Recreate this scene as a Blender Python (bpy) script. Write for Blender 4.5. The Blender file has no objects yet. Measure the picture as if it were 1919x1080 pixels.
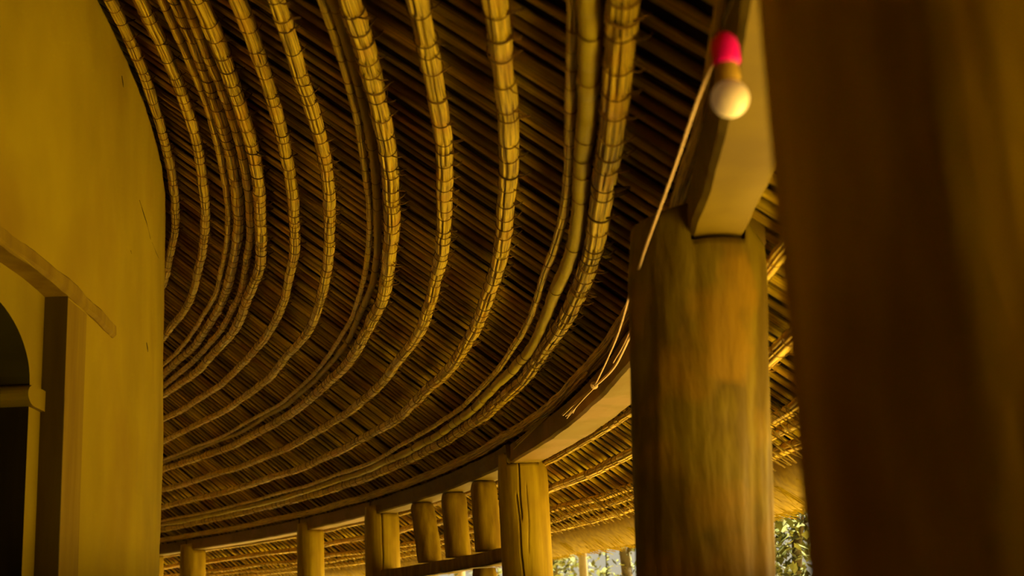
import bpy, math, random
from mathutils import Vector, Matrix, noise
random.seed(11)
SC = bpy.context.scene
COL = SC.collection
R = math.radians
# ------------------------------------------------------------------ camera
CAMP = Vector((0.0, -18.0, 1.6))
cx = Vector((0.19926043, -0.97854542, -0.05238451))
cy = Vector((-0.23066813, -0.09879099, 0.96800442))
cz = -Vector((0.95241141, 0.18080154, 0.24540438))
cam_d = bpy.data.cameras.new('camera'); cam = bpy.data.objects.new('camera', cam_d); COL.objects.link(cam)
cam.matrix_world = Matrix(((cx.x, cy.x, cz.x, CAMP.x), (cx.y, cy.y, cz.y, CAMP.y), (cx.z, cy.z, cz.z, CAMP.z), (0, 0, 0, 1)))
cam_d.sensor_width = 36.0
cam_d.lens = 2349.67 / 1919 * 36.0
cam_d.clip_start = 0.05
cam_d.clip_end = 400
cam_d.dof.use_dof = True
cam_d.dof.focus_distance = 6.2
cam_d.dof.aperture_fstop = 3.4
SC.camera = cam
# ------------------------------------------------------------------ view, sky, sun
SC.view_settings.view_transform = 'Standard'
SC.view_settings.look = 'None'
SC.view_settings.gamma = 1.0
SC.view_settings.use_curve_mapping = False
SC.view_settings.exposure = 0.10
W = bpy.data.worlds.new('sky'); SC.world = W; W.use_nodes = True
bg = W.node_tree.nodes['Background']
bg.inputs[0].default_value = (0.56, 0.50, 0.35, 1)
bg.inputs[1].default_value = 0.9
sd = bpy.data.lights.new('sun', 'SUN'); sd.energy = 52.0; sd.angle = R(3); sd.color = (1.0, 0.90, 0.66)
sun = bpy.data.objects.new('sun', sd); COL.objects.link(sun)
_az, _el = R(-62), R(60)
sun.rotation_euler = Vector((math.cos(_el) * math.cos(_az), math.cos(_el) * math.sin(_az), math.sin(_el))).to_track_quat('Z', 'Y').to_euler()

# ------------------------------------------------------------------ constants of the building (metres)
Z0 = 1.6
APEX = 14.893 + Z0
SL = 0.76614
RW = 16.075
ZB = 2.445            # underside of the ring beam
BI, BO = 18.13, 18.325
def zc(r): return APEX - SL * r      # surface the tied rings lie on
NX, NZ = SL / math.hypot(SL, 1), 1 / math.hypot(SL, 1)   # roof normal (outwards, up)

# ------------------------------------------------------------------ materials
def mat(name, base, dark, rough=0.8, scale=(6, 6, 6), coord='Object', detail=6, bump=0.3, bscale=None, lo=0.35, hi=0.65, rnd=0.0, third=None, spec=0.12, bdist=0.01):
    m = bpy.data.materials.new(name); m.use_nodes = True
    nt = m.node_tree; N = nt.nodes; L = nt.links
    b = N['Principled BSDF']; b.inputs['Roughness'].default_value = rough
    b.inputs['Specular IOR Level'].default_value = spec
    tc = N.new('ShaderNodeTexCoord'); mp = N.new('ShaderNodeMapping'); mp.inputs['Scale'].default_value = scale
    L.new(tc.outputs[coord], mp.inputs[0])
    nz = N.new('ShaderNodeTexNoise'); nz.inputs['Scale'].default_value = 1.0; nz.inputs['Detail'].default_value = detail
    L.new(mp.outputs[0], nz.inputs['Vector'])
    cr = N.new('ShaderNodeValToRGB')
    e = cr.color_ramp.elements
    e[0].position = lo; e[0].color = (*dark, 1); e[1].position = hi; e[1].color = (*base, 1)
    L.new(nz.outputs['Fac'], cr.inputs[0])
    out = cr.outputs[0]
    if third:
        n2 = N.new('ShaderNodeTexNoise'); n2.inputs['Scale'].default_value = third[1]; n2.inputs['Detail'].default_value = 4
        L.new(tc.outputs['Object'], n2.inputs['Vector'])
        r2 = N.new('ShaderNodeValToRGB'); r2.color_ramp.elements[0].position = third[2]; r2.color_ramp.elements[1].position = third[3]
        L.new(n2.outputs['Fac'], r2.inputs[0])
        mx = N.new('ShaderNodeMix'); mx.data_type = 'RGBA'
        L.new(r2.outputs[0], mx.inputs[0]); L.new(out, mx.inputs[6]); mx.inputs[7].default_value = (*third[0], 1)
        out = mx.outputs[2]
    if rnd:
        oi = N.new('ShaderNodeObjectInfo'); mr = N.new('ShaderNodeMapRange')
        mr.inputs[3].default_value = 1 - rnd; mr.inputs[4].default_value = 1 + rnd
        L.new(oi.outputs['Random'], mr.inputs[0])
        hv = N.new('ShaderNodeHueSaturation'); L.new(mr.outputs[0], hv.inputs['Value']); L.new(out, hv.inputs['Color'])
        out = hv.outputs[0]
    L.new(out, b.inputs['Base Color'])
    if bump:
        bp = N.new('ShaderNodeBump'); bp.inputs['Strength'].default_value = bump; bp.inputs['Distance'].default_value = bdist
        if bscale:
            mp2 = N.new('ShaderNodeMapping'); mp2.inputs['Scale'].default_value = bscale; L.new(tc.outputs[coord], mp2.inputs[0])
            nb = N.new('ShaderNodeTexNoise'); nb.inputs['Scale'].default_value = 1.0; nb.inputs['Detail'].default_value = 5
            L.new(mp2.outputs[0], nb.inputs['Vector']); L.new(nb.outputs['Fac'], bp.inputs['Height'])
        else:
            L.new(nz.outputs['Fac'], bp.inputs['Height'])
        L.new(bp.outputs[0], b.inputs['Normal'])
    return m

M = {}
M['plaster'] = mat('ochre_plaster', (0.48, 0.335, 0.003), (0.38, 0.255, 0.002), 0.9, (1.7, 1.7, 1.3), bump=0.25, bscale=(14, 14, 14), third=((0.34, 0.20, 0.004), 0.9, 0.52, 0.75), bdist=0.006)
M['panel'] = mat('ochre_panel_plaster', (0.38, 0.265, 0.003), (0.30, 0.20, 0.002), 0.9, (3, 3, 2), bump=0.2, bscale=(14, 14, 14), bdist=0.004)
M['door'] = mat('shaded_door_wood', (0.030, 0.022, 0.002), (0.018, 0.012, 0.001), 0.8, (9, 9, 1.2), bump=0.2)  # tone lowered so the door opening reads as deep shade
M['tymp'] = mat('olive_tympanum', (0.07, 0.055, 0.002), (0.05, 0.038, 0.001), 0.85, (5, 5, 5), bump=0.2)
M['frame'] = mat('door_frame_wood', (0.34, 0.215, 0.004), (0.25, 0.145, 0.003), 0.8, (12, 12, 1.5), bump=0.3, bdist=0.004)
M['jamb'] = mat('jamb_wood', (0.12, 0.08, 0.003), (0.085, 0.052, 0.002), 0.85, (12, 12, 1.5), bump=0.3, bdist=0.004)  # darker copy of the frame wood, shade of the reveal side in its colour
M['log'] = mat('hewn_log', (0.31, 0.21, 0.002), (0.185, 0.112, 0.001), 0.7, (11, 11, 1.6), bump=0.5, bscale=(26, 26, 2.4), lo=0.36, hi=0.60, third=((0.25, 0.155, 0.002), 2.2, 0.5, 0.62), bdist=0.012)
M['logbroad'] = mat('old_hewn_log', (0.130, 0.086, 0.001), (0.088, 0.053, 0.001), 0.6, (17, 17, 4.5), bump=1.0, bscale=(17, 17, 4.5), lo=0.43, hi=0.56, detail=3, third=((0.17, 0.092, 0.001), 3.5, 0.5, 0.60), bdist=0.015)
M['lognear'] = mat('near_log', (0.72, 0.46, 0.004), (0.36, 0.19, 0.002), 0.75, (9, 9, 2.2), bump=0.5, bscale=(20, 20, 2.4), lo=0.36, hi=0.62, bdist=0.012)  # paler mottled brown than the other logs, for the nearest pillar
M['post'] = mat('hewn_post', (0.25, 0.16, 0.002), (0.15, 0.085, 0.001), 0.75, (16, 16, 2.2), bump=0.5, bscale=(30, 30, 3), bdist=0.01)
M['beam'] = mat('hewn_beam', (0.15, 0.096, 0.001), (0.115, 0.070, 0.001), 0.75, (3, 3, 3), bump=0.3, bscale=(12, 12, 40), bdist=0.006, lo=0.4, hi=0.6)
M['beam_pale'] = mat('pale_hewn_beam', (0.200, 0.116, 0.018), (0.160, 0.100, 0.001), 0.75, (2.6, 2.6, 3), bump=0.3, bscale=(12, 12, 40), bdist=0.006, lo=0.46, hi=0.54)
M['ring'] = mat('split_reed', (0.82, 0.57, 0.020), (0.20, 0.105, 0.003), 0.6, (4, 80, 1), 'UV', bump=0.8, lo=0.40, hi=0.52, third=((0.62, 0.34, 0.008), 6.0, 0.52, 0.72), spec=0.15, bdist=0.004)
M['bent'] = mat('smooth_bent_pole', (0.50, 0.37, 0.010), (0.38, 0.26, 0.006), 0.7, (5, 9, 1), 'UV', bump=0.2, bdist=0.003)
M['tie'] = mat('bark_tie', (0.26, 0.15, 0.012), (0.12, 0.055, 0.003), 0.8, (60, 60, 60), bump=0.2, rnd=0.6, bdist=0.002)
M['pole'] = mat('roof_pole_bark', (0.70, 0.49, 0.009), (0.24, 0.14, 0.002), 0.8, (1.6, 40, 1), 'UV', bump=0.6, lo=0.38, hi=0.60, rnd=0.45, third=((0.30, 0.15, 0.004), 3.0, 0.5, 0.65), bdist=0.005)
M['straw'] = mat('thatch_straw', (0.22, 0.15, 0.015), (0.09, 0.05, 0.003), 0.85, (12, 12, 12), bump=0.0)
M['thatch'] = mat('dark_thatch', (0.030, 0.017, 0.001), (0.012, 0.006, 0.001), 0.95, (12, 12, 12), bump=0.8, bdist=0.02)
M['eave'] = mat('eave_straw', (0.27, 0.18, 0.002), (0.19, 0.12, 0.002), 0.85, (24, 24, 24), bump=0.3)
M['rope'] = mat('twisted_rope', (0.72, 0.50, 0.26), (0.52, 0.32, 0.12), 0.8, (300, 300, 300), bump=0.4, bdist=0.002)
M['bulb'] = mat('milky_globe', (0.92, 0.74, 0.47), (0.90, 0.71, 0.44), 0.35, (3, 3, 3), bump=0.0, spec=0.5)
M['pink'] = mat('pink_plastic', (0.95, 0.006, 0.30), (0.90, 0.006, 0.26), 0.45, (8, 8, 8), bump=0.0)
_b = M['bulb'].node_tree.nodes['Principled BSDF']; _b.inputs['Emission Color'].default_value = (1.0, 0.66, 0.32, 1); _b.inputs['Emission Strength'].default_value = 0.05
M['tan'] = mat('tan_collar', (0.50, 0.31, 0.04), (0.42, 0.25, 0.03), 0.6, (20, 20, 20), bump=0.1)
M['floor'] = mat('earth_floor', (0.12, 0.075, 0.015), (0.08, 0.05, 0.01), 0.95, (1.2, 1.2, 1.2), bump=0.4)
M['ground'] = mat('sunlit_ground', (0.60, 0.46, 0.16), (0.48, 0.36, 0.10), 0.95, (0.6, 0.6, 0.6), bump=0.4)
M['bark'] = mat('tree_bark', (0.10, 0.075, 0.03), (0.05, 0.035, 0.015), 0.9, (8, 8, 2), bump=0.5)
M['barkpale'] = mat('pale_tree_bark', (0.20, 0.15, 0.07), (0.12, 0.09, 0.04), 0.9, (8, 8, 2), bump=0.5)
M['leaf'] = mat('leaf_green', (0.14, 0.14, 0.035), (0.05, 0.06, 0.008), 0.6, (5, 5, 5), bump=0.0)

# ------------------------------------------------------------------ mesh helpers
class MB:
    def __init__(s): s.v = []; s.f = []; s.uv = []
    def add(s, vs, fs, uvs=None):
        o = len(s.v); s.v += [tuple(v) for v in vs]
        s.f += [tuple(i + o for i in f) for f in fs]
        s.uv += (uvs if uvs else [(0, 0)] * len(vs))
    def build(s, name, m, parent=None, smooth=True, loc=None):
        me = bpy.data.meshes.new(name); me.from_pydata(s.v, [], s.f); me.update()
        ul = me.uv_layers.new(name='UVMap')
        li = [0] * len(me.loops); me.loops.foreach_get('vertex_index', li)
        flat = []
        for i in li: flat += s.uv[i]
        ul.data.foreach_set('uv', flat)
        if smooth: me.polygons.foreach_set('use_smooth', [True] * len(me.polygons))
        me.materials.append(M[m] if isinstance(m, str) else m)
        ob = bpy.data.objects.new(name, me); COL.objects.link(ob)
        if parent: ob.parent = parent
        if loc: ob.location = loc
        return ob

def tag(o, label=None, cat=None, group=None, kind=None):
    if label: o['label'] = label
    if cat: o['category'] = cat
    if group: o['group'] = group
    if kind: o['kind'] = kind
    return o

def frame(t, up=Vector((0, 0, 1))):
    t = t.normalized()
    a = up.cross(t)
    if a.length < 1e-4: a = Vector((1, 0, 0)).cross(t)
    a.normalize(); return a, t.cross(a).normalized()

def tube(mb, pts, rads, n=8, rf=None, cap=True, up=Vector((0, 0, 1)), u0=0.0, sq=1.0):
    """tube along pts; rads float or list; rf(i, phi)->radius factor"""
    k = len(pts); vs = []; uv = []; s = u0
    for i, p in enumerate(pts):
        t = (pts[min(i + 1, k - 1)] - pts[max(i - 1, 0)])
        a, b = frame(t, up); r = rads[i] if hasattr(rads, '__len__') else rads
        if i: s += (p - pts[i - 1]).length
        for j in range(n):
            ph = 2 * math.pi * j / n; q = r * (rf(i, ph) if rf else 1)
            vs.append(p + a * (q * math.cos(ph)) + b * (q * sq * math.sin(ph)))
            jj = j / n
            uv.append((s, min(jj, 1 - jj)))
    fs = []
    for i in range(k - 1):
        for j in range(n):
            j2 = (j + 1) % n
            fs.append((i * n + j, i * n + j2, (i + 1) * n + j2, (i + 1) * n + j))
    if cap:
        fs.append(tuple(range(n - 1, -1, -1))); fs.append(tuple((k - 1) * n + j for j in range(n)))
    mb.add(vs, fs, uv)

def pol(r, adeg, z): a = R(adeg); return Vector((r * math.cos(a), r * math.sin(a), z))
def er(adeg): return Vector((math.cos(R(adeg)), math.sin(R(adeg)), 0))

def sweep_rect(mb, r0, r1, z0, z1, a0, a1, n, jit=0.0, seed=0):
    """curved bar of rectangular section with slightly rounded, hewn edges"""
    c = min(0.012, (r1 - r0) * .2, (z1 - z0) * .2)
    prof = [(r0 + c, z0), (r1 - c, z0), (r1, z0 + c), (r1, z1 - c), (r1 - c, z1), (r0 + c, z1), (r0, z1 - c), (r0, z0 + c)]
    fine = []
    for i in range(8):
        p, q = prof[i], prof[(i + 1) % 8]; k = 4 if i % 2 == 0 else 1
        for j in range(k): fine.append((p[0] + (q[0] - p[0]) * j / k, p[1] + (q[1] - p[1]) * j / k))
    m = len(fine); vs = []
    for i in range(n + 1):
        a = a0 + (a1 - a0) * i / n
        for (r, z) in fine:
            d = noise.noise(Vector((a * 0.9 + seed, r * 9, z * 9))) * jit + noise.noise(Vector((a * 5 + seed, r * 25, z * 25))) * jit * .35
            e = noise.noise(Vector((a * 0.9 + seed, r * 9 + 31, z * 9))) * jit
            vs.append(pol(r + d, a, z + e * .6))
    fs = [(i * m + j, i * m + (j + 1) % m, (i + 1) * m + (j + 1) % m, (i + 1) * m + j) for i in range(n) for j in range(m)]
    fs = [tuple(reversed(f)) for f in fs]
    fs += [tuple(range(m)), tuple(n * m + j for j in range(m - 1, -1, -1))]
    mb.add(vs, fs, [(0, 0)] * len(vs))

# ------------------------------------------------------------------ ground and floor
def disc_ring(r0, r1, z, n, name, m, steps=1):
    mb = MB(); vs = []; fs = []
    for k in range(steps + 1):
        r = r0 + (r1 - r0) * k / steps
        for i in range(n): vs.append(pol(r, 360 * i / n, z))
    for k in range(steps):
        for i in range(n):
            j = (i + 1) % n
            fs.append((k * n + i, (k + 1) * n + i, (k + 1) * n + j, k * n + j))
    mb.add(vs, fs); return mb.build(name, m, smooth=False)
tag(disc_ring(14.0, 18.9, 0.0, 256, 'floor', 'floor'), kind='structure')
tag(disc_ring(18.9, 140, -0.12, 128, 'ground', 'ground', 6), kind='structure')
st = MB(); sweep_rect(st, 18.7, 18.92, -0.3, 0.0, -180, 180, 256); tag(st.build('trim_1', 'floor', smooth=False), kind='structure')

# ------------------------------------------------------------------ inner round wall with its doorway recess
NA, NB = -86.0, -75.19          # recess from / to (degrees)
ZT = zc(RW) - 0.02
ZL = 2.80                        # underside of the lintel
RP = 15.995                      # back panel of the recess
def wall_r(a, z):
    w = 0.010 * noise.noise(Vector((a * .35, z * 1.3, 0))) + 0.004 * noise.noise(Vector((a * 1.7, z * 5, 4)))
    return RW + w
def wall_patch(mb, a0, a1, z0, z1, da, dz, rfun=None):
    na = max(1, int(abs(a1 - a0) / da)); nz = max(1, int((z1 - z0) / dz)); vs = []; fs = []
    for i in range(na + 1):
        a = a0 + (a1 - a0) * i / na
        for k in range(nz + 1):
            z = z0 + (z1 - z0) * k / nz; vs.append(pol((rfun or wall_r)(a, z), a, z))
    for i in range(na):
        for k in range(nz):
            p = i * (nz + 1) + k; fs.append((p, p + nz + 1, p + nz + 2, p + 1))
    mb.add(vs, fs)
mb = MB()
wall_patch(mb, NB, -30, 0, ZT, .2, .05)
wall_patch(mb, NA, NB, ZL, ZT, .2, .05)
wall_patch(mb, -110, NA, 0, ZT, .4, .1)
wall_patch(mb, -30, 250, 0, ZT, 2, .7)
# rounded top of the wall
def cap(a0, a1, n):
    vs = []; fs = []
    for i in range(n + 1):
        a = a0 + (a1 - a0) * i / n
        for (dr, dz) in ((0, 0), (-.03, .015), (-.4, .02)): vs.append(pol(wall_r(a, ZT) + dr, a, ZT + dz))
    for i in range(n):
        for k in range(2): p = i * 3 + k; fs.append((p, p + 3, p + 4, p + 1))
    mb.add(vs, fs)
cap(-110, -30, 300); cap(-30, 250, 60)
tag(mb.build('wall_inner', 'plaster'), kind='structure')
ow = MB(); sweep_rect(ow, 18.36, 18.44, 0, ZB + .02, -250, -87.6, 200)  # added unseen wall behind the camera, blocks daylight from that side
tag(ow.build('wall_added_outer', 'jamb', smooth=False), kind='structure')
pw = MB(); sweep_rect(pw, 18.34, 18.47, 0, 1.60, -85, 110, 260, .004, 5)  # added unseen parapet, keeps low daylight off the inner wall and pillars
tag(pw.build('wall_added_parapet', 'jamb', smooth=False), kind='structure')
# crack and chips in the plaster: shallow dark gouges
cr = MB()
for line, w in ((((-70.40, 3.622), (-69.95, 3.610), (-69.42, 3.600), (-68.6, 3.572)), .0026), (((-68.4, 3.572), (-67.6, 3.580), (-66.9, 3.60)), .0014),
                (((-72.40, 4.030), (-72.33, 4.008), (-72.25, 3.992)), .0045), (((-69.10, 2.985), (-69.0, 2.965), (-68.9, 2.950)), .0045), (((-71.2, 3.30), (-71.12, 3.29)), .0025)):
    pts = [pol(wall_r(a, z) + .0004, a, z) for a, z in line]
    tube(cr, pts, [w * .5] + [w] * (len(pts) - 2) + [w * .3], 5)
o = cr.build('trim_2', 'jamb'); tag(o, kind='structure')

# recess: panel with an arched opening
ARC_C, ARC_A = -77.46, 1.79      # arch centre and half width (degrees)
ZS = 2.45                         # spring line
ARC_H = 0.238
pb = MB()
def panel_with_arch(r):
    n = 28; vs = []; fs = []
    top = ZL + .02
    # strip right of the opening, left of the opening, and spandrels above
    aR = ARC_C + ARC_A; aL = ARC_C - ARC_A
    for (x0, x1) in ((aR, NB + .1), (NA - .1, aL)):
        m = 8; b = len(vs)
        for i in range(m + 1):
            a = x0 + (x1 - x0) * i / m
            vs += [pol(r, a, 0), pol(r, a, ZS), pol(r, a, top)]
        for i in range(m):
            p = b + i * 3; fs += [(p, p + 3, p + 4, p + 1), (p + 1, p + 4, p + 5, p + 2)]
    b = len(vs)
    for i in range(n + 1):
        th = math.pi * i / n; a = ARC_C + ARC_A * math.cos(th)
        zz = min(ZS + ARC_H * math.sin(th) * .98, top - .001)
        vs += [pol(r, a, zz), pol(r, a, top)]
    for i in range(n):
        p = b + i * 2; fs.append((p, p + 1, p + 3, p + 2))
    pb.add(vs, fs)
panel_with_arch(RP)
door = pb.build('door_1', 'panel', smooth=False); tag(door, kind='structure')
def reveal(line, name, m):  # opening sides darkened in colour, standing in for the shade of the recess
    q = MB(); vs = []
    for (a, z) in line: vs += [pol(RP, a, z), pol(RP - .24, a, z)]
    q.add(vs, [(i * 2, i * 2 + 1, i * 2 + 3, i * 2 + 2) for i in range(len(line) - 1)]); q.build(name, m, door, smooth=False)
_arc = [(ARC_C + ARC_A * math.cos(math.pi * i / 28), min(ZS + ARC_H * math.sin(math.pi * i / 28) * .98, ZL + .019)) for i in range(29)]
reveal([(ARC_C + ARC_A, 0), (ARC_C + ARC_A, ZS)], 'door_reveal', 'door')
reveal([(ARC_C - ARC_A, ZS), (ARC_C - ARC_A, 0)], 'door_reveal', 'door')
reveal(_arc, 'arch_soffit', 'tymp')
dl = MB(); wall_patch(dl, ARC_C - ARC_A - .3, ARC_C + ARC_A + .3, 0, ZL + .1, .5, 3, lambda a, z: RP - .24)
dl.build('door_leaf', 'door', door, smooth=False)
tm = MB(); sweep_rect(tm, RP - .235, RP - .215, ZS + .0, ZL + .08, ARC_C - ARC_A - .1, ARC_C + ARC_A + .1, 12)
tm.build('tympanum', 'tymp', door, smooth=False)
# impost moulding crossing at the spring line: a rounded capital on the jamb
im = MB()
def rounded_block(r0, r1, a0, a1, zc_, h):
    k = 10; vs = []; fs = []; prof = []
    for i in range(k + 1):
        th = -math.pi / 2 + math.pi * i / k; prof.append((math.cos(th), math.sin(th)))
    n = 6
    for i in range(n + 1):
        rr = r0 + (r1 - r0) * i / n
        for (c, s) in prof: vs.append(pol(rr, a0 - (.26 * c), zc_ + h / 2 * s))
        vs.append(pol(rr, a1, zc_ + h / 2)); vs.append(pol(rr, a1, zc_ - h / 2))
    m = k + 3
    for i in range(n):
        for j in range(m): fs.append((i * m + j, i * m + (j + 1) % m, (i + 1) * m + (j + 1) % m, (i + 1) * m + j))
    fs.append(tuple(range(m))); fs.append(tuple(n * m + j for j in range(m - 1, -1, -1)))
    im.add(vs, fs)
rounded_block(RP - .23, RP + .018, ARC_C + ARC_A + .02, NB - .03, ZS - .045, .075)
im.build('capital', 'panel', door, smooth=False)
tb = MB(); sweep_rect(tb, RP - .235, RP - .19, ZS - .095, ZS + .0, ARC_C - ARC_A - .1, ARC_C + ARC_A + .1, 12)
tb.build('transom', 'tymp', door, smooth=False)
# jamb (reveal side of the frame) and the post face flush with the wall
jb = MB(); sweep_rect(jb, RP - .05, RW + .004, 0, ZL, NB, NB + .92, 10, .004, 3)
fr = jb.build('trim_3', 'frame', smooth=False); tag(fr, kind='structure')
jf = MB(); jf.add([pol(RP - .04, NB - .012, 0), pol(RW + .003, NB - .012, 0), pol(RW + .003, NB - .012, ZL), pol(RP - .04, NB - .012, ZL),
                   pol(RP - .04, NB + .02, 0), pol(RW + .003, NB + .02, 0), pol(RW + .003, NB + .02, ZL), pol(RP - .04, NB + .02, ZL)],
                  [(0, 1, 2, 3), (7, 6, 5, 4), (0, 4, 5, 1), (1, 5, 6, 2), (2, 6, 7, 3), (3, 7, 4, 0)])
jf.build('jamb_face', 'jamb', fr, smooth=False)  # thin dark sheet: shade on the frame's reveal side, put into the colour
# lintel plank, end running past the frame
lt = MB(); sweep_rect(lt, RP - .05, RW + .014, ZL, ZL + .062, -86.5, -72.55, 90, .012, 7)
tag(lt.build('trim_4', 'frame', smooth=False), kind='structure')

# ------------------------------------------------------------------ roof: thatch deck (structure)
OFF = 0.125                      # thatch underside above the ring centres (along the normal)
rd = MB()
def deck(a0, a1, na, nr, jit):
    prof = []
    RE = 18.98
    for i in range(nr + 1):
        r = 15.2 + (RE - 15.2) * i / nr; prof.append((r + NX * OFF, zc(r) + NZ * OFF, 1))
    prof += [(RE + NX * .30, zc(RE) + NZ * .10, 0), (RE + NX * .42, zc(RE) + NZ * .38, 0)]
    prof += [(15.2 + NX * .45, zc(15.2) + NZ * .45, 0)]
    m = len(prof); vs = []; fs = []
    for i in range(na + 1):
        a = a0 + (a1 - a0) * i / na
        for (r, z, j) in prof:
            d = jit * noise.noise(Vector((a * 3.1, r * 6, 0))) if j else 0
            vs.append(pol(r, a, z + d))
    for i in range(na):
        for k in range(m - 1): p = i * m + k; fs.append((p, p + 1, p + m + 1, p + m))
    rd.add(vs, fs)
deck(-100, -27, 420, 36, .02); deck(-27, 260, 90, 6, 0)
# upper part of the roof cone, above the holy of holies
vs = []; fs = []
for i in range(97):
    a = 360 * i / 96
    vs += [pol(15.2 + NX * .45, a, zc(15.2) + NZ * .45), pol(.05, a, APEX + .5), pol(15.2 + NX * OFF, a, zc(15.2) + NZ * OFF)]
for i in range(96): p = i * 3; fs += [(p, p + 3, p + 4, p + 1), (p + 2, p + 5, p + 4, p + 1)]
rd.add(vs, fs)
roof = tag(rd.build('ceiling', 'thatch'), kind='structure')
# loose straws seen between the poles
sw = MB()
for i in range(1500):
    a = random.uniform(-92, -30); r = random.uniform(15.9, 18.7); l = random.uniform(.15, .7)
    off = random.uniform(.082, .100); a2 = a + random.uniform(-.25, .25)
    p = pol(r + NX * off, a, zc(r) + NZ * off); r2 = min(r + l, 18.95); off += random.uniform(-.01, .01)
    q = pol(r2 + NX * off, a2, zc(r2) + NZ * off)
    tube(sw, [p, (p + q) / 2 + Vector((0, 0, random.uniform(-.006, .004))), q], random.uniform(.0014, .0040), 3, cap=False)
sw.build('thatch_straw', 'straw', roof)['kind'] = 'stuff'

# ------------------------------------------------------------------ radial poles, one object each
NP = 0
POLE_L = 'brown radial pole lying along the slope under the thatch, one of the close rows'
def roof_pole(a, rr, off, sk, wobf):
    pts = []; n = 14; ph = random.uniform(0, 9)
    for i in range(n + 1):
        r = 15.75 + (18.93 - 15.75) * i / n
        wob = wobf * math.sin(i * .8 + ph)
        o2 = off + .003 * math.sin(i * .6 + ph * 2)
        pts.append(pol(r + NX * o2, a + sk * (i / n - .5) + math.degrees(wob / r), zc(r) + NZ * o2))
    g = [random.uniform(0, 6.28) for _ in range(3)]
    def rf(i, p):
        q = 1.0
        for x in g:
            d = abs((p - x + math.pi) % (2 * math.pi) - math.pi)
            if d < .45: q -= .20 * (1 - d / .45)
        return q
    mb = MB(); tube(mb, pts, [rr * (1 + .06 * math.sin(i * 1.3 + ph)) for i in range(n + 1)], 14, rf, u0=random.uniform(0, 50), sq=.6)
    tag(mb.build('roof_pole', 'pole'), POLE_L if rr > .01 else 'thin cane squeezed in beside a thicker radial pole under the thatch', 'roof pole', 'radial poles lining the underside of the roof')
a = -95.0
while a < -28.5:
    rr = random.choice((.015, .017, .019, .021, .023)); step = random.choice((.27, .29, .31, .34, .38))
    roof_pole(a, rr, .060 + random.uniform(-.004, .004), random.uniform(-.03, .03), .003); NP += 1
    if random.random() < .33:      # a thin cane laid beside the pole
        k = random.uniform(.005, .008)
        roof_pole(a + math.degrees((rr + k + random.uniform(.002, .010)) / 17), k, .066 + random.uniform(-.004, .004), random.uniform(-.05, .05), .003); NP += 1
    a += step
print('poles', NP)

# ------------------------------------------------------------------ tied rings
def make_tie(k):
    """wrap for a bundle of unit radius, with cut twig ends standing off on the outer side"""
    mb = MB(); rnd = random.Random(k)
    for q in range(1 if k % 3 else 2):
        pts = []; n = 18; tw = rnd.uniform(-.25, .25); dy = q * .16
        for i in range(n + 1):
            th = 2 * math.pi * i / n
            pts.append(Vector((1.05 * math.cos(th), dy + tw * math.sin(th + 1), 1.05 * math.sin(th))))
        vs = []; fs = []; uv = []
        m = 6
        for i in range(n):
            p = pts[i]; c = Vector((p.x, 0, p.z)).normalized()
            for j in range(m):
                ph = 2 * math.pi * j / m; vs.append(p + c * (.055 * math.cos(ph)) + Vector((0, .075 * math.sin(ph), 0)))
        for i in range(n):
            for j in range(m): fs.append((i * m + j, i * m + (j + 1) % m, ((i + 1) % n) * m + (j + 1) % m, ((i + 1) % n) * m + j))
        mb.add(vs, fs)
    for q in range(rnd.choice((1, 1, 2, 2, 0))):
        s = Vector((.75, .05 * q, rnd.uniform(-.75, -.2))); e = s + Vector((rnd.uniform(.8, 1.4), rnd.uniform(-.9, .9), rnd.uniform(.0, .5)))
        md = (s + e) / 2 + Vector((0, rnd.uniform(-.15, .15), -.12))
        tube(mb, [s, md, e], [.08, .07, .05], 5)
    me_o = mb.build('binding', 'tie'); me = me_o.data; bpy.data.objects.remove(me_o); return me
TIES = [make_tie(k) for k in range(9)]

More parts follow.
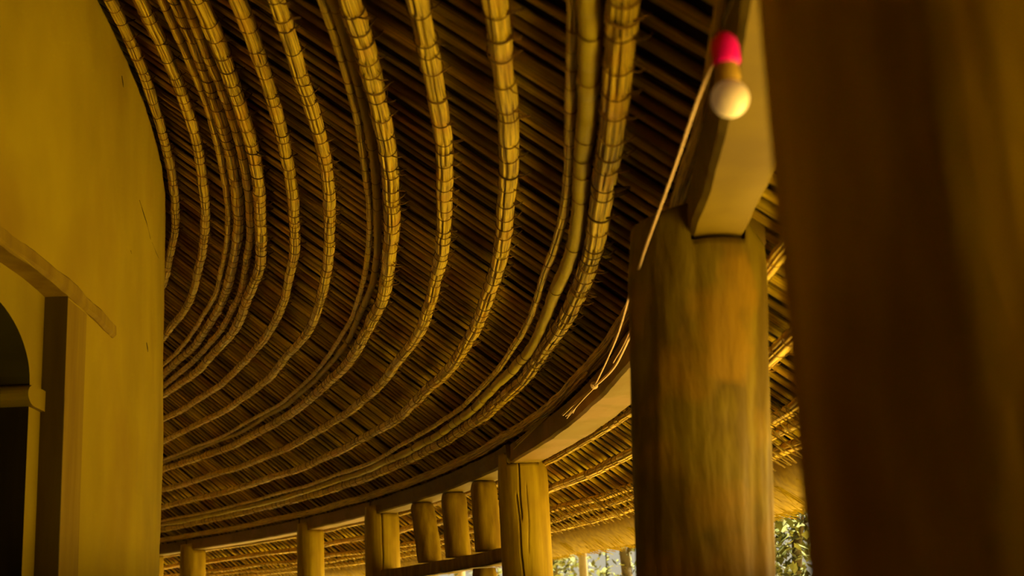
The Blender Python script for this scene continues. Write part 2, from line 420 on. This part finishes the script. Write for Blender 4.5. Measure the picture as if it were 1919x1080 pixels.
def ring(r, rad, label, a0=-99, a1=-28, seed=0, style='reed', group='tied rings circling under the roof', dz=0.0, grooves=9, spacing=(.07, .20), ties=True, wander=.008, name='reed_ring', tie_lo=-84.6, tie_hi=-36):
    rnd = random.Random(seed); z = zc(r) + dz
    def P(a):
        w = wander * noise.noise(Vector((a * .30, seed * 3.7, 0))) * 2 + wander * .4 * noise.noise(Vector((a * 1.1, seed * 1.7, 5)))
        w2 = wander * .7 * noise.noise(Vector((a * .35, seed * 2.1, 9)))
        return pol(r + w, a, z - SL * w + w2)
    mb = MB(); pts = []; rads = []; fun = []; tie_a = []; gr = None
    a = a0
    while a < a1:
        fine = -86 < a < -33
        L = rnd.uniform(*spacing) if fine else .3
        da = math.degrees(L / r)
        if gr is None or rnd.random() < .45:
            gr = [((q + rnd.uniform(.2, .8)) * 6.283 / grooves, rnd.uniform(.16, .28), rnd.uniform(.22, .50)) for q in range(grooves)]
        else:
            gr = [(x + rnd.uniform(-.08, .08), w, d * rnd.uniform(.8, 1.15)) for (x, w, d) in gr]
        sc = rnd.uniform(.93, 1.07)
        for t in ((.0, .06, .3, .6, .94) if fine else (.0, .5)):
            pinch = (.96 if t in (.0,) else .985 if t in (.06, .94) else 1.0)
            pts.append(P(a + da * t)); rads.append(rad * pinch * sc * rnd.uniform(.985, 1.015)); fun.append(gr)
        tie_a.append(a); a += da
    if style == 'reed':
        def rf(i, p):
            q = 1.0
            for (x, w, d) in fun[i]:
                e = abs((p - x + math.pi) % (2 * math.pi) - math.pi)
                if e < w: q = min(q, 1 - d * (1 - e / w))
            return q
        tube(mb, pts, rads, 44, rf, u0=seed * 3.3)
        o = mb.build(name, 'ring')
    else:
        tube(mb, pts, [x * (.96 + .07 * (1 if k % 15 == 0 else 0)) for k, x in enumerate(rads)], 20, None, u0=seed * 3.3)
        o = mb.build(name, 'bent')
    tag(o, label, 'reed ring' if style == 'reed' else 'bent pole', group)
    if ties:
        n = 0
        spill = []
        for a in tie_a:
            if a < tie_lo or a > tie_hi: continue
            if style != 'reed' and rnd.random() < .6: continue
            me = TIES[rnd.randrange(len(TIES))]
            p = P(a); rot = Matrix.Rotation(R(a), 4, 'Z'); tw = Matrix.Rotation(rnd.uniform(-.25, .25), 4, 'X') @ Matrix.Rotation(rnd.uniform(-.3, .5), 4, 'Y')
            s = rad * rnd.uniform(.98, 1.06)
            mw = Matrix.Translation(p) @ rot @ tw @ Matrix.Scale(s, 4)
            if n < 100:
                t = bpy.data.objects.new('binding', me); COL.objects.link(t); t.parent = o; t.matrix_world = mw; n += 1
            else: spill.append((me, mw))
        if spill:
            sm = MB()
            for me, mw in spill: sm.add([mw @ v.co for v in me.vertices], [tuple(q.vertices) for q in me.polygons])
            s = sm.build('binding', 'tie', o); s['kind'] = 'stuff'
    return o

ring(16.135, .027, 'highest tied reed ring, curving beside the top of the yellow wall', seed=1)
ring(16.323, .029, 'single tied reed ring, second from the yellow wall', seed=2)
ring(16.450, .018, 'thin dark tied rod on the wall side of the wide triple ring near the wall', seed=31, grooves=5, name='reed_ring')
ring(16.515, .033, 'dim tied rod in the middle of the wide triple ring near the wall', seed=32, grooves=7, dz=.018)
ring(16.580, .024, 'narrow reed ring pressed against the thickest ring near the wall', seed=33, grooves=6)
ring(16.643, .034, 'thickest reed ring of the wide triple ring near the wall', seed=3, grooves=12)
ring(16.823, .029, 'single tied reed ring, just outside the wide triple ring near the wall', seed=4)
ring(17.001, .029, 'single tied reed ring just inside the middle triple ring', seed=5)
ring(17.180, .015, 'thin wiry rod on the wall side of the middle triple ring', seed=61, grooves=4, dz=.004)
ring(17.218, .019, 'smooth plain rod in the middle of the middle triple ring', seed=62, style='bent', name='bent_pole', dz=.012)
ring(17.279, .035, 'thick tied reed ring on the outer side of the middle triple ring', seed=6, grooves=12)
ring(17.489, .030, 'single tied reed ring, just outside the middle triple ring', seed=7)
ring(17.695, .031, 'single tied reed ring, last before the outer triple ring above the beam', seed=8)
ring(17.864, .016, 'thin rod on the wall side of the outer triple ring above the beam', seed=91, grooves=4, dz=.004)
ring(17.908, .027, 'smooth thick bent pole in the middle of the outer triple ring above the beam', seed=92, style='bent', name='bent_pole')
ring(17.965, .034, 'thick tied reed ring on the outer side of the outer triple ring above the beam', seed=9, grooves=12)
ring(18.150, .032, 'dark rod bundle lying on top of the ring beam', seed=10, dz=zc(18.150) * 0 + (ZB + .13 + .044 - zc(18.150)), ties=False, wander=.006, grooves=10)
ring(18.375, .019, 'tied rod bundle running along the outer edge of the ring beam', seed=15, tie_lo=-80, a0=-85.4, dz=.030, wander=.004, grooves=7)
ring(18.500, .026, 'tied reed ring beyond the beam, under the outer roof', seed=11, tie_lo=-80, a0=-85.4)
ring(18.640, .022, 'upper one of the lashed rods near the eave', seed=12, tie_lo=-80, grooves=6, wander=.012)
ring(18.705, .017, 'middle one of the lashed rods near the eave', seed=13, tie_lo=-80, grooves=5, wander=.014, dz=.004)
ring(18.765, .022, 'lowest of the lashed rods near the eave', seed=14, tie_lo=-80, grooves=6, wander=.010)
# criss-cross lashing over the eave rods
lx = MB(); rnd = random.Random(5)
a = -86.0
while a < -34:
    da = rnd.uniform(.18, .42)
    for (r0, r1) in ((18.61, 18.79), (18.79, 18.61)):
        p = pol(r0, a, zc(r0) - .026); q = pol(r1, a + da * rnd.uniform(.7, 1.2), zc(r1) - .026)
        md = (p + q) / 2 - Vector((0, 0, rnd.uniform(.002, .012)))
        tube(lx, [p, md, q], rnd.uniform(.0018, .0035), 5, u0=rnd.uniform(0, 9))
    a += da
tag(lx.build('bark_lashing', 'straw'), 'criss-cross bark lashing wound around the three rods near the eave', 'lashing')

# ------------------------------------------------------------------ thatched eave edge
ev = MB()
def eave_solid():
    na = 260; vs = []; fs = []
    for i in range(na + 1):
        a = -92 + 60 * i / na; w = .012 * noise.noise(Vector((a * 1.2, 3, 0)))
        w2 = .010 * noise.noise(Vector((a * 2.1, 8, 0)))
        prof = [(18.80, zc(18.80) + .045 + w2), (18.86, zc(18.86) - .012 + w2), (18.99, 1.945 + w), (19.06, 1.945 + w), (19.22, 2.10), (18.95, 2.25)]
        for (r, z) in prof: vs.append(pol(r + w2, a, z))
    m = 6
    for i in range(na):
        for k in range(m): fs.append((i * m + k, i * m + (k + 1) % m, (i + 1) * m + (k + 1) % m, (i + 1) * m + k))
    ev.add(vs, fs)
eave_solid()
eav = tag(ev.build('thatch_eave', 'eave'), 'thick straw edge of the thatch hanging at the eave beyond the posts', 'thatch edge')
fr_ = MB(); rnd = random.Random(8)
for i in range(5200):
    a = rnd.uniform(-91, -33); r = rnd.uniform(18.82, 18.99); z = zc(18.86) - .012 + (1.945 - zc(18.86) + .012) * (r - 18.86) / .13
    if r < 18.86: z = zc(r) + .02
    l = rnd.uniform(.05, .14)
    p = pol(r, a, z + .004); d = Vector((0, 0, -.62 * l)) + er(a) * l + Vector((rnd.uniform(-.02, .02), rnd.uniform(-.02, .02), rnd.uniform(-.012, .012)))
    q = p + d
    if q.z < 1.915: q.z = rnd.uniform(1.915, 1.94)
    tube(fr_, [p, q], [rnd.uniform(.002, .004), .001], 3, cap=False)
fr_.build('straw', 'eave', eav)['kind'] = 'stuff'

# ------------------------------------------------------------------ pillars
def pillar(bear_, r, rad, label, ztop=ZB, ear=0.09, seed=0, lean=(0, 0), crack=None, flare=0.0, nth=96, nz=70, zlow=0.0, fac=.055, deg=None, m='log', bout=BO, slot=.003):
    if deg is None:
        b = R(bear_); c = 36 * math.cos(b); D = (c + math.sqrt(c * c + 4 * (r * r - 324))) / 2
        X, Y = D * math.sin(b), -18 + D * math.cos(b); deg = math.degrees(math.atan2(Y, X))
    e = er(deg); t = Vector((-e.y, e.x, 0)); base = pol(r, deg, 0)
    din, dout = BI - r - .004, bout - r + .004
    def topz(x):
        if x < din: return ztop + ear * (1 - .25 * (abs(x) / rad)) + .0
        if x > dout: return ztop + ear * .6 - (x - dout) * 1.2
        return ztop - slot
    def rr(th, z):
        c_, s_ = math.cos(th), math.sin(th)
        q = 1 + fac * noise.noise(Vector((c_ * 1.3, s_ * 1.3, z * .55 + seed * 7.3)))
        q += fac * .55 * noise.noise(Vector((c_ * 3.4, s_ * 3.4, z * 1.5 + seed * 3.1)))
        v = noise.noise(Vector((c_ * 7, s_ * 7, z * 2.6 + seed)))
        q += fac * .22 * v
        q += flare * max(0, (ztop - z)) / ztop
        # hewn shoulder taper at the very top
        q -= .05 * max(0, 1 - (ztop + .05 - z) / .12) if z > ztop - .07 else 0
        if crack:
            for (th0, slope, w, dep, z0_, z1_) in crack:
                if z0_ < z < z1_:
                    d = abs((th - (th0 + slope * (z - 2) + .05 * noise.noise(Vector((z * 5, seed, 1)))) + math.pi) % (2 * math.pi) - math.pi)
                    if d < w: q -= dep * (1 - d / w)
        return q * rad
    vs = []; fs = []
    for k in range(nz + 1):
        for j in range(nth):
            th = 2 * math.pi * j / nth
            f = k / nz
            xt = rad * math.cos(th)
            zt = topz(xt); z = zlow + (zt - zlow) * f
            q = rr(th, z); 
            x, y = q * math.cos(th), q * math.sin(th)
            vs.append(base + e * (x + lean[0] * (z - ztop)) + t * (y + lean[1] * (z - ztop)) + Vector((0, 0, z)))
    for k in range(nz):
        for j in range(nth):
            j2 = (j + 1) % nth; fs.append((k * nth + j, k * nth + j2, (k + 1) * nth + j2, (k + 1) * nth + j))
    nr = 14; b0 = nz * nth
    prev = b0
    for g in range(1, nr + 1):
        sfac = 1 - g / (nr + .0) * .98; cur = len(vs)
        for j in range(nth):
            th = 2 * math.pi * j / nth; q = rr(th, ztop) * sfac; x, y = q * math.cos(th), q * math.sin(th)
            vs.append(base + e * x + t * y + Vector((0, 0, topz(x))))
        for j in range(nth):
            j2 = (j + 1) % nth; fs.append((prev + j, prev + j2, cur + j2, cur + j))
        prev = cur
    fs.append(tuple(prev + j for j in range(nth)))
    vs = [v - base for v in vs]
    mb = MB(); mb.add(vs, fs)
    o = mb.build('wooden_pillar', m, loc=base)
    return tag(o, label, 'pillar', 'pillars carrying the ring beam'), deg

pillar(0, 18.31, .23, 'huge dark blurred pillar filling the right edge, nearest the camera', deg=-86.35, seed=1, fac=.04, flare=.0, nz=60, lean=(.017, 0), m='lognear')
pillar(88.0, 18.16, .1735, 'broad rough hewn pillar between the camera side pillar and the long cord', seed=2, fac=.075, nz=130, nth=160, lean=(.066, 0), flare=-.2, m='logbroad', bout=18.268, slot=.009)
pillar(79.27, 18.25, .156, 'straight yellow pillar with a long vertical crack, right of the short posts', seed=3, fac=.035,
       crack=[(math.radians(247), .05, .045, .20, 2.10, 2.62), (math.radians(243), -.22, .045, .16, .5, 2.25), (math.radians(262), .1, .03, .05, 1.9, 2.3)], nz=120, nth=260)
pillar(72.85, 18.22, .155, 'yellow pillar left of the short posts, with a dark seam', seed=4, fac=.04, crack=[(math.radians(250), .0, .05, .14, .5, 2.6)], nth=200)
pillar(69.68, 18.2, .132, 'slender pillar standing alone in the middle of the low opening', seed=5, fac=.05)
pillar(64.63, 18.2, .150, 'far pillar near the yellow wall, second from the left', seed=6, fac=.05)
pillar(62.90, 18.2, .150, 'farthest pillar, mostly hidden behind the yellow wall edge', seed=7, fac=.05)

# ring beam, one curved timber per bay
def beam(a0, a1, m, label, seed, bi=BI, bo=BO):
    mb = MB(); sweep_rect(mb, bi, bo, ZB, ZB + .125, a0, a1, max(10, int((a1 - a0) * 8)), .009, seed)
    tag(mb.build('ring_beam', m, smooth=False), label, 'beam', 'curved timbers of the ring beam')
beam(-99, -80.35, 'beam', 'nearest curved timber of the ring beam, running up past the round bulb', 1, BI - .004, 18.265)
beam(-80.15, -65.4, 'beam_pale', 'curved ring beam timber with a pale pinkish underside, left of the broad pillar', 2, BI + .012, 18.335)
beam(-65.3, -53.5, 'beam', 'curved ring beam timber lying over the three short posts', 3)
beam(-53.4, -47.4, 'beam_pale', 'short curved ring beam timber between the seamed pillar and the slender pillar', 4)
beam(-47.3, -37.9, 'beam_pale', 'curved ring beam timber from the slender pillar to the far pillar', 5)
beam(-37.8, -28, 'beam', 'farthest ring beam timber vanishing behind the yellow wall', 6)
mb = MB(); sweep_rect(mb, BI, BO, ZB, ZB + .125, -28, 261, 200); tag(mb.build('trim_5', 'beam'), kind='structure')

# short posts standing on a rail between two pillars
def post(at_, ab, z0, z1, w, d, label, seed, r=18.22):
    mb = MB(); n = 40; k = 26; vs = []; fs = []
    for i in range(k + 1):
        f = i / k; z = z0 + (z1 - z0) * f; a = ab + (at_ - ab) * f; c = pol(r, a, z); e = er(a); t = Vector((-e.y, e.x, 0))
        for j in range(n):
            th = 2 * math.pi * j / n; cc, ss = math.cos(th), math.sin(th)
            s = (abs(cc) ** 3.2 + abs(ss) ** 3.2) ** (-1 / 3.2)
            s *= 1 + .10 * noise.noise(Vector((cc * 1.5, ss * 1.5, z * 3 + seed * 5))) + .05 * noise.noise(Vector((cc * 4, ss * 4, z * 9 + seed)))
            s *= 1 - .16 * max(0, (f - .88) / .12) ** 2
            vs.append(c + e * (d / 2 * s * cc) + t * (w / 2 * s * ss))
    for i in range(k):
        for j in range(n): fs.append((i * n + j, i * n + (j + 1) % n, (i + 1) * n + (j + 1) % n, (i + 1) * n + j))
    fs += [tuple(range(n - 1, -1, -1)), tuple(k * n + j for j in range(n))]
    mb.add(vs, fs)
    return tag(mb.build('wooden_post', 'post'), label, 'post', 'short posts between two pillars')
post(-57.0, -57.5, 1.965, ZB - .004, .20, .17, 'leftmost of the three short posts on the cross rail, leaning most', 1)
post(-59.6, -59.85, 1.965, ZB - .004, .19, .17, 'middle of the three short posts on the cross rail', 2)
post(-62.1, -62.3, 1.965, ZB - .004, .18, .17, 'rightmost of the three short posts on the cross rail, beside the cracked pillar', 3)
post(-61.9, -61.9, 0, 1.858, .19, .17, 'post below the cross rail beside the cracked pillar, only its top showing', 4)
mb = MB(); sweep_rect(mb, 18.14, 18.29, 1.865, 1.958, -64.6, -59.15, 40, .012, 21)
tag(mb.build('cross_rail', 'post'), 'right piece of the low cross rail, joined to the cracked pillar', 'rail')
mb = MB(); sweep_rect(mb, 18.14, 18.29, 1.862, 1.957, -59.1, -53.8, 40, .012, 22)
tag(mb.build('cross_rail', 'post'), 'left piece of the low cross rail, under the leaning short post', 'rail')

# ------------------------------------------------------------------ cord, lashing, bulb
def cam_pt(x, y, depth):
    return CAMP + (-cz + cx * ((x - 959.5) / 2349.67) - cy * ((y - 540) / 2349.67)) * depth
def smooth_path(pts, sub=8):
    out = []
    for i in range(len(pts) - 1):
        p0 = pts[max(i - 1, 0)]; p1 = pts[i]; p2 = pts[i + 1]; p3 = pts[min(i + 2, len(pts) - 1)]
        for s in range(sub):
            t = s / sub
            out.append(0.5 * ((2 * p1) + (p2 - p0) * t + (2 * p0 - 5 * p1 + 4 * p2 - p3) * t * t + (3 * p1 - p0 - 3 * p2 + p3) * t ** 3))
    out.append(pts[-1]); return out
cord = MB()
cp = [cam_pt(1345, 100, 2.17), cam_pt(1310, 180, 2.3), cam_pt(1262, 320, 2.62), cam_pt(1214, 452, 2.93), cam_pt(1198, 500, 3.08), cam_pt(1183, 540, 3.5), cam_pt(1160, 620, 4.1), cam_pt(1136, 678, 4.65), cam_pt(1115, 722, 5.22)]
tube(cord, smooth_path(cp), .0034, 8)
tag(cord.build('long_cord', 'rope'), 'long pale cord stretched from the bulb past the broad pillar to a beam knot', 'cord')
kn = cp[-1]
cord2 = MB()
tube(cord2, smooth_path([kn, pol(18.10, -74.0, 2.462), pol(18.10, -75.2, 2.452), pol(18.10, -76.5, 2.475), pol(18.105, -77.6, 2.50), pol(18.11, -78.6, 2.52)]), .0048, 8)
tube(cord2, smooth_path([pol(18.098, -75.1, 2.470), pol(18.098, -76.0, 2.478), pol(18.10, -76.9, 2.50), pol(18.11, -78.2, 2.54)]), .0028, 6)
tag(cord2.build('beam_cord', 'rope'), 'short pale cord hugging the beam edge between the knot and the broad pillar', 'cord')
lash = MB(); rnd = random.Random(3)
for k in range(7):
    a0 = -73.25 + rnd.uniform(-.1, .1); a1 = -70.9 + rnd.uniform(-.5, .5); dz = -.012 + .0045 * k
    p = [pol(18.103, a0, kn.z + rnd.uniform(-.006, .006)), pol(18.093, (a0 + a1) / 2 - .3, kn.z + dz * .8 + .0), pol(18.096, (a0 + a1) / 2 + .4, kn.z + dz), pol(18.108, a1, kn.z + dz * 1.2 + rnd.uniform(-.01, .01))]
    tube(lash, smooth_path(p, 6), rnd.uniform(.002, .0035), 6)
for k in range(3):
    r_ = .008 + .003 * k; pts = []
    for j in range(13):
        th = 2 * math.pi * j / 12
        pts.append(kn + Vector((.003 * k, .002 * k, 0)) + er(-73.3) * (r_ * math.cos(th)) + Vector((0, 0, r_ * math.sin(th))))
    tube(lash, pts, .003, 5, up=Vector((1, .2, 0)))
tag(lash.build('rope_lashing', 'rope'), 'knot and frayed rope strands lashed along the ring beam', 'rope lashing')
# more rope strands further down the beam, above the cracked pillar
l2 = MB()
for k in range(4):
    a0 = -68.9 + .15 * k; a1 = -66.2 + rnd.uniform(-.2, .2)
    tube(l2, smooth_path([pol(18.128, a0, 2.560 + .004 * k), pol(18.118, (a0 + a1) / 2, 2.530 + .007 * k), pol(18.122, a1, 2.505 + .012 * k)], 8), rnd.uniform(.0016, .0026), 6)
tag(l2.build('rope_lashing', 'bent'), 'dull rope strands wound on the beam just above the cracked pillar', 'rope lashing')

# round bulb in a pink holder, hanging from the near beam
bc = cam_pt(1368, 185, 1.8); bcam = 36 / 2349.67 * 1.8
def lathe(mb, prof, n=36):
    vs = []; fs = []
    for (r, z) in prof:
        for j in range(n): th = 2 * math.pi * j / n; vs.append(Vector((r * math.cos(th), r * math.sin(th), z)))
    for i in range(len(prof) - 1):
        for j in range(n): fs.append((i * n + j, i * n + (j + 1) % n, (i + 1) * n + (j + 1) % n, (i + 1) * n + j))
    fs += [tuple(range(n - 1, -1, -1)), tuple((len(prof) - 1) * n + j for j in range(n))]
    mb.add(vs, fs)
lamp = bpy.data.objects.new('hanging_bulb', None); COL.objects.link(lamp); lamp.location = bc
tag(lamp, 'round milky bulb hanging in a bright pink holder under the near beam', 'light bulb')
rb = bcam; g = MB()
lathe(g, [(rb * math.sin(math.pi * i / 24) + .0001, -rb * math.cos(math.pi * i / 24)) for i in range(23)])
g.build('globe', 'bulb', lamp)
c = MB(); lathe(c, [(.014, rb - .006), (.0175, rb), (.018, rb + .012), (.0165, rb + .02), (.0165, rb + .03)]); c.build('collar', 'tan', lamp)
h = MB(); lathe(h, [(.017, rb + .024), (.0205, rb + .029), (.0205, rb + .052), (.0175, rb + .064), (.011, rb + .072), (.004, rb + .074)]); h.build('holder', 'pink', lamp)
wv = MB(); t0 = Vector((0, 0, rb + .072)); t1 = pol(18.128, -84.35, 2.50) - bc
tube(wv, smooth_path([t0, t0 + Vector((0, 0, .02)), (t0 + t1) / 2 + Vector((0, 0, .012)), t1], 6), .0022, 6); wv.build('cable', 'door', lamp)

# ------------------------------------------------------------------ garden beyond the eave
def leaf_cloud(mb, c, rad, n, size, rnd, squash=1.0):
    for i in range(n):
        while True:
            v = Vector((rnd.uniform(-1, 1), rnd.uniform(-1, 1), rnd.uniform(-1, 1)))
            if v.length < 1: break
        p = c + Vector((v.x * rad, v.y * rad, v.z * rad * squash))
        d = Vector((rnd.gauss(0, 1), rnd.gauss(0, 1), rnd.gauss(-.3, .8))).normalized(); a, b = frame(d)
        l = size * rnd.uniform(.6, 1.3); w = l * rnd.uniform(.25, .4)
        mb.add([p, p + d * l * .45 + a * w, p + d * l, p + d * l * .45 - a * w], [(0, 1, 2, 3)])
def tree(x, y, h, r0, label, seed, bark='bark', clouds=(), leafn=300, leaf=.12, lean=.0, branches=5, name='garden_tree', blo=.35):
    rnd = random.Random(seed)
    root = bpy.data.objects.new(name, None); COL.objects.link(root); root.location = (x, y, -.12)
    tag(root, label, 'tree', 'trees in the garden')
    tk = MB(); pts = []
    for i in range(13):
        f = i / 12; pts.append(Vector((lean * f * h + .05 * math.sin(f * 7 + seed), .05 * math.cos(f * 5 + seed), h * f)))
    tube(tk, pts, [r0 * (1 - .6 * i / 12) for i in range(13)], 10); tk.build('trunk', bark, root)
    lf = MB()
    for k in range(branches):
        f = blo + (1 - blo) * (k + .5) / branches; s = pts[int(f * 12)]; an = rnd.uniform(0, 6.28); L = h * rnd.uniform(.18, .35)
        d = Vector((math.cos(an), math.sin(an), rnd.uniform(.2, .9)))
        e = s + d * L; m = (s + e) / 2 + Vector((0, 0, -.05 * L))
        bb = MB(); tube(bb, [s, m, e], [r0 * .38, r0 * .25, r0 * .1], 6); bb.build('branch', bark, root)
        leaf_cloud(lf, e, L * .5, leafn, leaf, rnd)
    for (dx, dy, dz, rr_, n_) in clouds: leaf_cloud(lf, Vector((dx, dy, dz)), rr_, n_, leaf, rnd)
    lf.build('foliage', 'leaf', root, smooth=False)
def gp(b, D): return (D * math.sin(R(b)), -18 + D * math.cos(R(b)))
tree(*gp(81.6, 17), 5.5, .075, 'pale trunked tree seen between the cracked pillar and the broad pillar', 1, 'barkpale', leafn=70, blo=.4, branches=7, clouds=[(-.2, .5, 2.3, .35, 160)])
tree(*gp(83.6, 15), 4.5, .085, 'dark branching tree close beside the broad pillar', 2, 'bark', leafn=110, branches=10, blo=.3, leaf=.08, clouds=[(0, -.25, 2.1, .35, 260)])
tree(*gp(80.6, 21), 4.2, .06, 'leafy young tree beside the cracked pillar', 3, 'barkpale', leafn=200, branches=6, blo=.3, leaf=.12, clouds=[(0, 0, 2.2, .6, 700), (-.6, -.8, 1.9, .4, 300)])
tree(*gp(82.9, 20.5), 4.4, .02, 'thin dark leafy stem rising under the eave in the garden', 4, 'bark', leafn=14, branches=5, blo=.2, leaf=.10, clouds=[(.02, .02, 1.7 + .16 * k, .07, 7) for k in range(8)])
tree(*gp(91.0, 11), 3.0, .07, 'green leafy bush in the gap beside the nearest pillar', 5, 'bark', clouds=[(0, 0, 1.7, .8, 1500), (0, .1, 2.4, .6, 1100)], leafn=260, branches=5, leaf=.09, name='garden_bush')
tree(*gp(76.2, 24), 6, .14, 'distant tree seen below the cross rail', 6, 'barkpale', leafn=260, branches=6)
tree(*gp(66, 30), 7, .16, 'distant tree seen beyond the far pillars', 7, 'bark', leafn=260, branches=6)
print('done')
